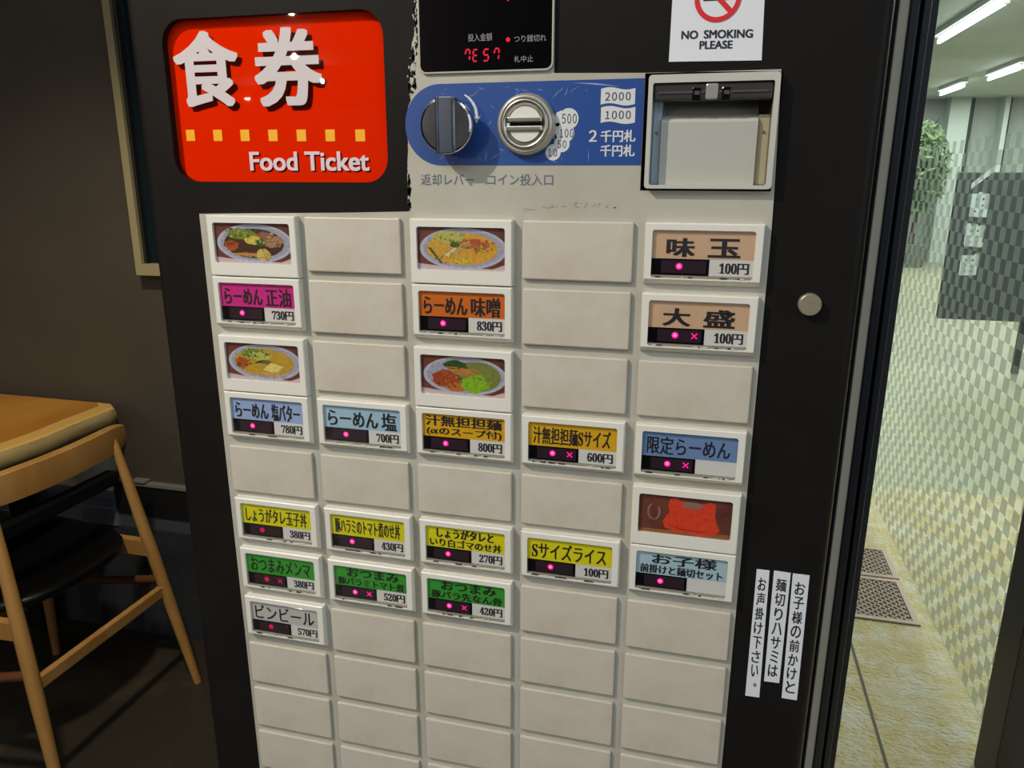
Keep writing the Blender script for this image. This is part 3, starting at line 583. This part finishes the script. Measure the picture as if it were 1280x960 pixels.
for c, r, rgb, lines, price, cross, dim, lab in buttons:
    x, z = cell(c, r); a, x0, x1, z0, z1, wx0, wx1, wz0, wz1 = window(x, z, BW, .0388, .0043, .0044)
    frame_mesh(a, x0, x1, z0, z1, wx0, wx1, wz0, wz1, .0034)
    o = a.build('ticket_button', TM, label='ivory framed ' + lab)
    W, H = wx1 - wx0, wz1 - wz0; cy = -.0006; zs = wz0 + .40 * H                 # split between the name card and the lower row
    cm = mat('card_%d_%d_%d' % rgb, rgb, .5)
    a = MB(); a.flat([(wx0 - .001, zs), (wx1 + .001, zs), (wx1 + .001, wz1 + .001), (wx0 - .001, wz1 + .001)], cy, cm)
    ih = wz1 - zs; l0, l1 = wx0 + .055 * W, wx1 - .075 * W
    if len(lines) == 1:
        if '　' in lines[0]:
            p, q = lines[0].split('　'); write(a, p, wx0 + .15 * W, wx0 + .42 * W, zs + .08 * ih, zs + .72 * ih, cy - .0002, INK, .012, .00045); write(a, q, wx0 + .56 * W, wx0 + .86 * W, zs + .08 * ih, zs + .72 * ih, cy - .0002, INK, .012, .00045)
        elif ' ' in lines[0]:
            p, q = lines[0].split(' '); t = .56 if len(q) == 2 else (.50 if len(q) > 2 else .72); e_ = l0 + (l1 - l0) * (t + .02)
            write(a, p, l0, e_, zs + .10 * ih, zs + .76 * ih, cy - .0002, INK, .0, .00036); write(a, q, e_ + .05 * W, l1 + .01 * W, zs + .06 * ih, zs + .80 * ih, cy - .0002, INK, .0, .00036)
        else: write(a, lines[0].translate(SERIF), l0, l1, zs + .10 * ih, zs + .80 * ih, cy - .0002, INK, .0, max(.0002, .1 * W / len(lines[0]) / 7))
    else:
        s0, s1 = (.18, .88) if len(lines[0]) < 5 else ((.04, .95) if lines[1][0] == '(' else (.14, .85))
        write(a, lines[0], wx0 + s0 * W, wx0 + s1 * W, zs + .47 * ih, zs + .90 * ih, cy - .0002, INK, .0, .00036)
        write(a, lines[1].translate(SERIF), wx0 + .05 * W, wx0 + .95 * W, zs + .05 * ih, zs + .42 * ih, cy - .0002, INK, .0, .00027)
    a.build('name_card', o)
    xs = wx0 + .575 * W; pb = wz0 + .055 * H
    a = MB(); a.flat([(xs, pb), (wx1 + .001, pb), (wx1 + .001, zs), (xs, zs)], cy, PRICE)
    if price:
        write(a, price[:-1].translate(SERIF), wx0 + .675 * W, wx0 + .84 * W, pb + .18 * (zs - pb), zs - .20 * (zs - pb), cy - .0002, INK, .0, .00016)
        write(a, price[-1], wx0 + .85 * W, wx0 + .955 * W, pb + .16 * (zs - pb), zs - .20 * (zs - pb), cy - .0002, INK, .0, .00027)
    a.build('price_card', o)
    a = MB(); a.flat([(wx0 - .001, pb), (xs, pb), (xs, zs), (wx0 - .001, zs)], cy, BLACK); a.box(wx0 + .10 * W, xs - .03 * W, cy - .0005, cy, pb + .12 * (zs - pb), zs - .10 * (zs - pb), LEDWIN); a.build('lamp_window', o)
    lz = pb + .55 * (zs - pb); m = LEDR if dim else LED; lx = wx0 + .28 * W; ly = cy - .0007
    a = MB(); a.flat(ell(lx, lz, .00215, .00215, 18), ly, m)
    if not dim: a.flat(ell(lx - .0001, lz + .0001, .0012, .0012, 14), ly - .00005, LEDC)
    a.build('indicator_lamp', o)
    if cross:
        lx = wx0 + .475 * W; a = MB(); h = .0018; t = .00042
        for s in (1, -1): a.flat([(lx - s * h + t * .7, lz - h - t * .7), (lx + s * h + t * .7, lz + h - t * .7), (lx + s * h - t * .7, lz + h + t * .7), (lx - s * h - t * .7, lz - h + t * .7)] if s > 0 else [(lx + h - t * .7, lz - h - t * .7), (lx + h + t * .7, lz - h + t * .7), (lx - h + t * .7, lz + h + t * .7), (lx - h - t * .7, lz + h - t * .7)], ly, m)
        a.build('cross_lamp', o)
    a = MB(); a.box(wx0 + .0001, wx1 - .0001, FY - .0002, FY + .0010, wz0 + .0001, wz1 - .0001, CLEAR, .0004)
    rq = random.Random(c * 31 + r)                                       # bottom lip of the clear cover; glints painted on as bright and dark flecks
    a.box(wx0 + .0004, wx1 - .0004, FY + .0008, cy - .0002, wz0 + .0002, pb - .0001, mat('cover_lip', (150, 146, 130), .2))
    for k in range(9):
        fx = wx0 + rq.uniform(.03, .9) * W; fl = rq.uniform(.02, .08) * W; a.box(fx, min(fx + fl, wx1 - .001), FY - .0004, FY + .0002, wz0 + .0003, wz0 + .0009, rq.choice((mat('painted_cover_glint', (226, 222, 206), .1), mat('cover_dark', (60, 56, 48), .2))))
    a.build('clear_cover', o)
# blank buttons: one mesh, one object each
a = MB(); a.box(0, BW, 0, PLATE, -.0385, 0, BLANK, .0009); proto = a.build('blank_button', TM); proto['label'] = 'plain cream blank button'
first = True
for r in range(11):
    for c in range(5):
        if (c, r) in taken: continue
        x, z = cell(c, r); o = proto if first else proto.copy()
        if not first: COL.objects.link(o)
        first = False; o.location = Vector((x + BW / 2, PLATE / 2, z - .01925)) - Vector(TM['_w'])

# ------------------------------------------------------------------ things stuck on the machine
VY = 0.004
def sheet(name, pts, y, m, th=.0003): return MB().prism(pts, y - th, y, m)
a = MB(); x0, x1 = px(838, 50, VY).x, px(955, 50, VY).x; z0 = px(895, 77, VY).z; z1 = z0 + (x1 - x0) * 1.32
pts = [P(836, 77.3, VY), P(952, 75.5, VY), P(959.5, -78, VY), P(845, -78, VY)]
a.prism(pts, VY - .0004, VY, PAPER); ns = a.build('no_smoking_sign'); tag(ns, 'white NO SMOKING PLEASE notice with red ring above the banknote slot', 'sign')
a = MB(); c = px(897.5, -3, VY); rr = px(927, -3, VY).x - c.x; REDP = mat('sign_red', (214, 30, 36), .5)
vs, fs = holes(ell(c.x, c.z, rr, rr, 48), [ell(c.x, c.z, rr * .79, rr * .79, 48)], VY - .0008, VY - .0005); a.add(vs, fs, REDP)
d1 = Vector((math.cos(math.radians(-45)), math.sin(math.radians(-45)))); n1 = Vector((-d1.y, d1.x)) * rr * .11; cc = Vector((c.x, c.z))
a.flat([tuple(cc - d1 * rr * .85 - n1), tuple(cc + d1 * rr * .85 - n1), tuple(cc + d1 * rr * .85 + n1), tuple(cc - d1 * rr * .85 + n1)], VY - .0007, REDP)
a.flat(rrect(c.x - rr * .62, c.x + rr * .45, c.z - rr * .12, c.z + rr * .12, 0), VY - .0006, INK)
a.build('prohibition_ring', ns)
a = MB(); NAVY = mat('navy_print', (26, 26, 44), .5)
for body, q in (('NO', ((852, 49), (872, 48.5), (872.5, 38.5), (852.5, 39))), ('SMOKING', ((880, 48.2), (940.5, 47), (941, 36.8), (880.5, 38))), ('PLEASE', ((874.5, 61.5), (915, 60.5), (915.5, 50.8), (875, 51.6)))):
    write(a, body, 0, 0, 0, 0, VY - .0006, NAVY, stamp=.0002, quad=[px(u, v, VY) for u, v in q])
a.build('lettering', ns)

strips = [('お声掛け下さい。', ((931.5, 869), (949, 871.5), (962, 713), (946, 711)), 'leftmost of the three white vertical notice strips, reading お声掛け下さい'),
          ('麺切りハサミは', ((955, 851), (974, 853.5), (988.5, 716), (967.5, 713)), 'middle and shortest white vertical notice strip, reading 麺切りハサミは'),
          ('お子様の前かけと', ((977, 872), (996, 875), (1012, 719), (991, 716.5)), 'rightmost of the three white vertical notice strips, reading お子様の前かけと')]
for body, q, lab in strips:
    c4 = [px(u, v, VY) for u, v in q]
    a = MB(); a.prism([(p.x, p.z) for p in c4], VY - .0004, VY, PAPER); o = a.build('notice_strip'); tag(o, lab, 'notice', 'white paper strips on the right of the machine')
    a = MB(); n = len(body); bl, br, tr, tl = c4
    def mix(s, t): return bl * (1 - s) * (1 - t) + br * s * (1 - t) + tr * s * t + tl * (1 - s) * t
    m0, m1 = .06, .035
    for k, ch in enumerate(body):
        t1 = 1 - m0 - (1 - m0 - m1) * k / n; t0 = 1 - m0 - (1 - m0 - m1) * (k + .84) / n; s0, s1 = .20, .80
        if ch == '。': s0, s1, t0, t1 = .52, .70, t0 + (t1 - t0) * .35, t0 + (t1 - t0) * .62
        elif ch in 'りいミ': s0, s1 = .27, .75
        write(a, ch, 0, 0, 0, 0, VY - .0006, INK, stamp=.00012, quad=[mix(s0, t0), mix(s1, t0), mix(s1, t1), mix(s0, t1)])
    a.build('lettering', o)
c = px(1012.5, 381, VY - .004); mr = px(1027.5, 381, VY - .004).x - c.x
a = MB(); a.lathe(c.x, c.z, [(0.0001, VY - .0052), (mr * .90, VY - .0052), (mr * .97, VY - .0048), (mr, VY - .004), (mr, VY)], mat('worn_nickel', (170, 160, 136), .42, metal=.55, noise=(220, (90, 78, 60), .6, .75)), 36, False)
tag(a.build('magnet'), 'small round worn metal magnet on the black right side of the machine', 'magnet')

# ------------------------------------------------------------------ table and chair on the left
WOODT = mat('honey_table_wood', (204, 146, 62), .38, noise=((5, 1.1, 5), (172, 108, 36), .35, .7)); SAP = mat('pale_sapwood', (216, 172, 92), .4)
BARK = mat('live_edge_wood', (176, 158, 108), .6, noise=((14, 3, 20), (136, 120, 78), .4, .65)); DARKW = mat('dark_table_frame', (18, 18, 20), .5, spec=.2)
T = tag(empty('dining_table', (-1.55, .80, 0)), 'honey wood table with a pale live edge, against the dark wall', 'table')
n = 28; ys = [.42 + (1.158 - .42) * k / n for k in range(n + 1)]
def ex(y): return -1.157 - .045 * max(0, (.93 - y)) ** 1.3 * 4 * .35 - .012 * max(0, (y - 1.02) / .14) ** 1.5 + .004 * math.sin(23 * y)
def cor(y): return -.03 * max(0, (y - 1.125) / .033) ** 2.2
a = MB(); vs = []
for y in ys:
    e = ex(y) + cor(y); vs += [(-1.95, y, .72), (e - .050, y, .72), (e - .008, y, .7195), (e - .001, y, .717), (e + .006, y, .704), (e + .006, y, .688), (e - .004, y, .664), (e - .02, y, .660), (-1.95, y, .660)]
Q = 9
for qs, m in (((0, 7, 8), WOODT), ((1, 2), SAP), ((3, 4, 5, 6), BARK)):
    a.add(vs, [(k * Q + q, k * Q + (q + 1) % Q, k * Q + Q + (q + 1) % Q, k * Q + Q + q) for k in range(n) for q in qs], m, m is BARK)
a.add(vs[:Q], [tuple(range(Q - 1, -1, -1))], BARK); a.add(vs[-Q:], [tuple(range(Q))], BARK); a.build('tabletop', T)
for x in (-1.86, -1.52):
    for y in (.515, 1.12): MB().box(x - .025, x + .025, y - .025, y + .025, 0, .660, DARKW, .003).build('leg', T)
MB().box(-1.240, -1.200, .5, 1.155, .488, .524, DARKW, .004).build('stretcher', T)
MB().box(-1.85, -1.81, .5, 1.155, .488, .524, DARKW, .004).build('stretcher', T)
for x in (-1.86, -1.52): MB().box(x - .02, x + .02, .545, 1.075, .60, .660, DARKW, .003).build('apron', T)
MB().box(-1.84, -1.235, .775, .80, .488, .524, DARKW, .004).build('cross_rail', T)

CW = mat('oiled_oak_chair_wood', (186, 142, 80), .42, noise=((9, 9, 2.2), (166, 118, 60), .35, .7)); CW2 = mat('reddish_rail_wood', (98, 58, 30), .5)
SEATM = mat('black_seat_leather', (7, 7, 8), .38, spec=.3, bump=(180, .06))
CH = tag(empty('dining_chair', (-1.16, .782, 0)), 'oak chair with curved backrest and round black seat, tucked under the table', 'chair')
cyy = .782
for s in (1, -1):
    top = Vector((-1.016, cyy + s * .171, .712)); foot = Vector((-.9015, cyy + s * .2255, 0.0))
    MB().tube([top.lerp(foot, t) for t in (0, .03, .2, .45, .65, .85, 1)], [.006, .0095, .0130, .0155, .0150, .0125, .0100], CW, 16).build('leg', CH)
for s in (1, -1):
    top = Vector((-1.345, cyy + s * .215, .424)); foot = Vector((-1.375, cyy + s * .235, 0.0))
    MB().tube([top.lerp(foot, t) for t in (0, .4, .8, 1)], [.014, .0145, .012, .010], CW, 14).build('leg', CH)
a = MB(); n = 26; vs = []                                              # backrest: bent band, rounded towards its ends
for k in range(n + 1):
    t = k / n * 2 - 1; y = cyy + .012 + t * .212; x = -1.006 - .026 * t * t; e = 1 - .30 * abs(t) ** 8; h = .033 * e; zc = .700; w_ = .011 * (1 - .3 * abs(t) ** 6)
    vs += [(x + w_, y, zc - h), (x + w_ + .003, y, zc), (x + w_, y, zc + h - .002), (x + w_ - .004, y, zc + h), (x - w_, y, zc + h), (x - w_, y, zc - h)]
for qs in ((0, 1), (2,), (3,), (4,), (5,)): a.add(vs, [(k * 6 + 6 + q, k * 6 + 6 + (q + 1) % 6, k * 6 + (q + 1) % 6, k * 6 + q) for k in range(n) for q in qs], CW, True)
a.add(vs[:6], [(0, 1, 2, 3, 4, 5)], CW); a.add(vs[-6:], [(5, 4, 3, 2, 1, 0)], CW); a.build('backrest', CH)
a = MB()                                                               # seat: thin rounded pad, wider at the front, bowed at the back
def seat_pt(t, sc):
    c, s_ = math.cos(t), math.sin(t); p = .5
    u = math.copysign(abs(c) ** p, c); v = math.copysign(abs(s_) ** p, s_)
    return (-1.188 + sc * (.192 * u + (.030 * (1 - v * v) if u > 0 else 0)), cyy + sc * v * (.212 - .022 * u))
rings = [(.02, .443), (.5, .445), (.8, .451), (.93, .4535), (.98, .450), (1.0, .442), (.985, .432), (.95, .428), (.02, .428)]; N = 48; vs = []
for sc, z in rings: vs += [(*seat_pt(2 * math.pi * k / N, sc), z) for k in range(N)]
a.add(vs, [(i * N + k, (i + 1) * N + k, (i + 1) * N + (k + 1) % N, i * N + (k + 1) % N) for i in range(len(rings) - 1) for k in range(N)], SEATM, True)
a.build('seat', CH)
for s in (1, -1):
    a = MB(); p0, p1 = Vector((-1.345, cyy + s * .205, .405)), Vector((-.968, cyy + s * .190, .410)); nn = Vector((0, 1, 0)) * .010
    a.add([p0 - nn + Vector((0, 0, -.02)), p1 - nn + Vector((0, 0, -.02)), p1 + nn + Vector((0, 0, -.02)), p0 + nn + Vector((0, 0, -.02)), p0 - nn + Vector((0, 0, .02)), p1 - nn + Vector((0, 0, .02)), p1 + nn + Vector((0, 0, .02)), p0 + nn + Vector((0, 0, .02))], [(3, 2, 1, 0), (4, 5, 6, 7), (0, 1, 5, 4), (1, 2, 6, 5), (2, 3, 7, 6), (3, 0, 4, 7)], CW); a.build('seat_rail', CH)
    a = MB(); a.tube([(-1.365, cyy + s * .228, .235), (-.955, cyy + s * .205, .315)], .0105, CW2, 12); a.build('side_rail', CH)
MB().box(-1.10, -1.07, cyy - .190, cyy + .190, .396, .424, CW, .003).build('back_seat_rail', CH)
MB().box(-.960, -.944, cyy - .196, cyy + .196, .272, .302, CW, .003).build('stretcher', CH)

# ------------------------------------------------------------------ outside: grates, tube lamps, shrub
GM = mat('brown_grate_metal', (182, 156, 136), .5); GD = mat('dark_grate_pit', (118, 102, 86), .7)
def grate(y0, y1, lab):
    x0, x1 = .78, 1.062; a = MB(); z = .0055
    a.box(x0, x1, y0, y1, .0002, .0012, GD)
    for bx in ((x0, x1, y0, y0 + .018), (x0, x1, y1 - .018, y1), (x0, x0 + .018, y0 + .018, y1 - .018), (x1 - .018, x1, y0 + .018, y1 - .018)): a.box(*bx, .0004, .0065, GM)
    st = .026; k = -30
    for k in range(-30, 30):
        for s in (1, -1):
            p0 = None; b0 = (x0 + k * st * 1.0)
            pts = []
            for t in range(41):
                y = y0 + .018 + (y1 - y0 - .036) * t / 40; x = b0 + s * (y - y0) * 1.0 + (0 if s > 0 else .3)
                if x0 + .018 <= x <= x1 - .018: pts.append((x, y))
            if len(pts) > 2:
                (ax, ay), (cx, cy_) = pts[0], pts[-1]; wv = .0032
                a.add([(ax - wv, ay, z), (ax + wv, ay, z), (cx + wv, cy_, z), (cx - wv, cy_, z)], [(0, 1, 2, 3)], GM)
    return tag(a.build('floor_grate'), lab, 'grate', 'brown lattice floor grates outside')
grate(1.79, 2.065, 'nearer brown lattice floor grate set in the yellow tiles'); grate(2.075, 2.30, 'farther brown lattice floor grate beyond the first one')
TUBE = emit('tube_lamp_glow', (240, 250, 255), 9.0); HOUS = mat('white_lamp_housing', (205, 208, 206), .4)
for (x, y0, y1, lab) in ((2.09, 5.45, 7.0, 'nearest bright fluorescent tube lamp under the arcade ceiling'), (3.33, 8.9, 9.9, 'far fluorescent tube lamp, right one of the distant row'), (3.26, 10.6, 11.6, 'far fluorescent tube lamp, left one of the distant row')):
    t = tag(empty('tube_lamp', (x, (y0 + y1) / 2, 2.5)), lab, 'lamp', 'fluorescent tubes under the arcade ceiling')
    MB().box(x - .035, x + .035, y0 - .03, y1 + .03, 2.44, 2.4995, HOUS, .006).build('housing', t)
    MB().tube([(x, y0, 2.41), (x, y1, 2.41)], .019, TUBE, 14).build('tube', t)
    for yy in (y0 - .012, y1 + .012): MB().box(x - .014, x + .014, yy - .012, yy + .012, 2.39, 2.45, HOUS, .003).build('lamp_holder', t)
q0, q1 = px(1199, 215, 5.3), px(1330, 405, 5.3)
sb_ = tag(empty('signboard', ((q0.x + q1.x) / 2, 5.32, 0)), 'dark standing signboard with three pale characters, seen through the chequered film', 'signboard')
MB().box(q0.x, q1.x, 5.30, 5.34, q1.z, q0.z, mat('dark_signboard', (66, 70, 72), .5), .006).build('board', sb_)
for x in (q0.x * .28 + q1.x * .72, q1.x - .08): MB().box(x - .02, x + .02, 5.345, 5.385, 0, q0.z - .05, mat('signboard_leg', (60, 60, 62), .5), .004).build('leg', sb_)
a = MB(); PATCH = mat('pale_sign_paint', (206, 214, 212), .5); q = random.Random(11)
for (u0, v0, u1, v1) in ((1209, 238, 1240, 272), (1202, 279, 1233, 309), (1196, 316, 1226, 345)):
    c0, c1 = px(u0, v1, 5.298), px(u1, v0, 5.298); w_, h_ = c1.x - c0.x, c1.z - c0.z
    for zz in (.12, .34, .56, .80): a.flat(rrect(c0.x + w_ * q.uniform(.0, .15), c1.x - w_ * q.uniform(0, .2), c0.z + h_ * zz - .014, c0.z + h_ * zz + .014, 0), 5.298, PATCH)
    for xx in (.18, .5, .82): a.flat(rrect(c0.x + w_ * xx - .014, c0.x + w_ * xx + .014, c0.z + h_ * q.uniform(0, .2), c1.z - h_ * q.uniform(0, .2), 0), 5.2975, PATCH)
e0, e1 = px(1214, 233, 5.298), px(1248, 207, 5.298); a.flat([(e0.x, e0.z - .02), (e1.x, e1.z - .02), (e1.x, e1.z + .02), (e0.x, e0.z + .02)], 5.298, PATCH)
a.build('lettering', sb_)
a0 = px(1152, 160, 12.4); a1 = px(1183, 160, 12.4); gx = (a0.x + a1.x) / 2; gr = (a1.x - a0.x) / 2 + .12
sh = tag(empty('shrub', (gx - .1, 12.4, 0)), 'green leafy shrub standing outside at the far end of the arcade', 'shrub')
a = MB(); q = random.Random(5); G = [mat('leaf_%d' % k, c, .55) for k, c in enumerate(((74, 96, 60), (96, 118, 76), (120, 140, 98)))]
for k in range(1500):
    th, ph = q.uniform(0, 6.283), math.acos(q.uniform(-1, 1)); rr = q.uniform(.55, 1.0)
    p = Vector((gx - .1 + gr * 1.3 * rr * math.sin(ph) * math.cos(th), 12.4 + .5 * rr * math.sin(ph) * math.sin(th), 1.45 + .68 * rr * math.cos(ph)))
    u = Vector((q.gauss(0, 1), q.gauss(0, 1), q.gauss(0, 1))).normalized(); v = u.orthogonal().normalized(); l = q.uniform(.05, .09)
    a.add([p - u * l, p + v * l * .4, p + u * l, p - v * l * .4], [(0, 1, 2, 3)], G[k % 3])
a.build('foliage', sh)
MB().tube([(gx - .1, 12.4, .3), (gx - .07, 12.4, .9), (gx - .1, 12.4, 1.5)], [.04, .03, .015], mat('shrub_stem', (84, 66, 46), .7), 10).build('stem', sh)
a = MB(); a.tube([(gx - .1, 12.4, 0), (gx - .1, 12.4, .34)], [.2, .27], mat('grey_planter', (110, 112, 108), .7), 24); a.build('planter', sh)
for o in bpy.data.objects:
    if '_w' in o: del o['_w']
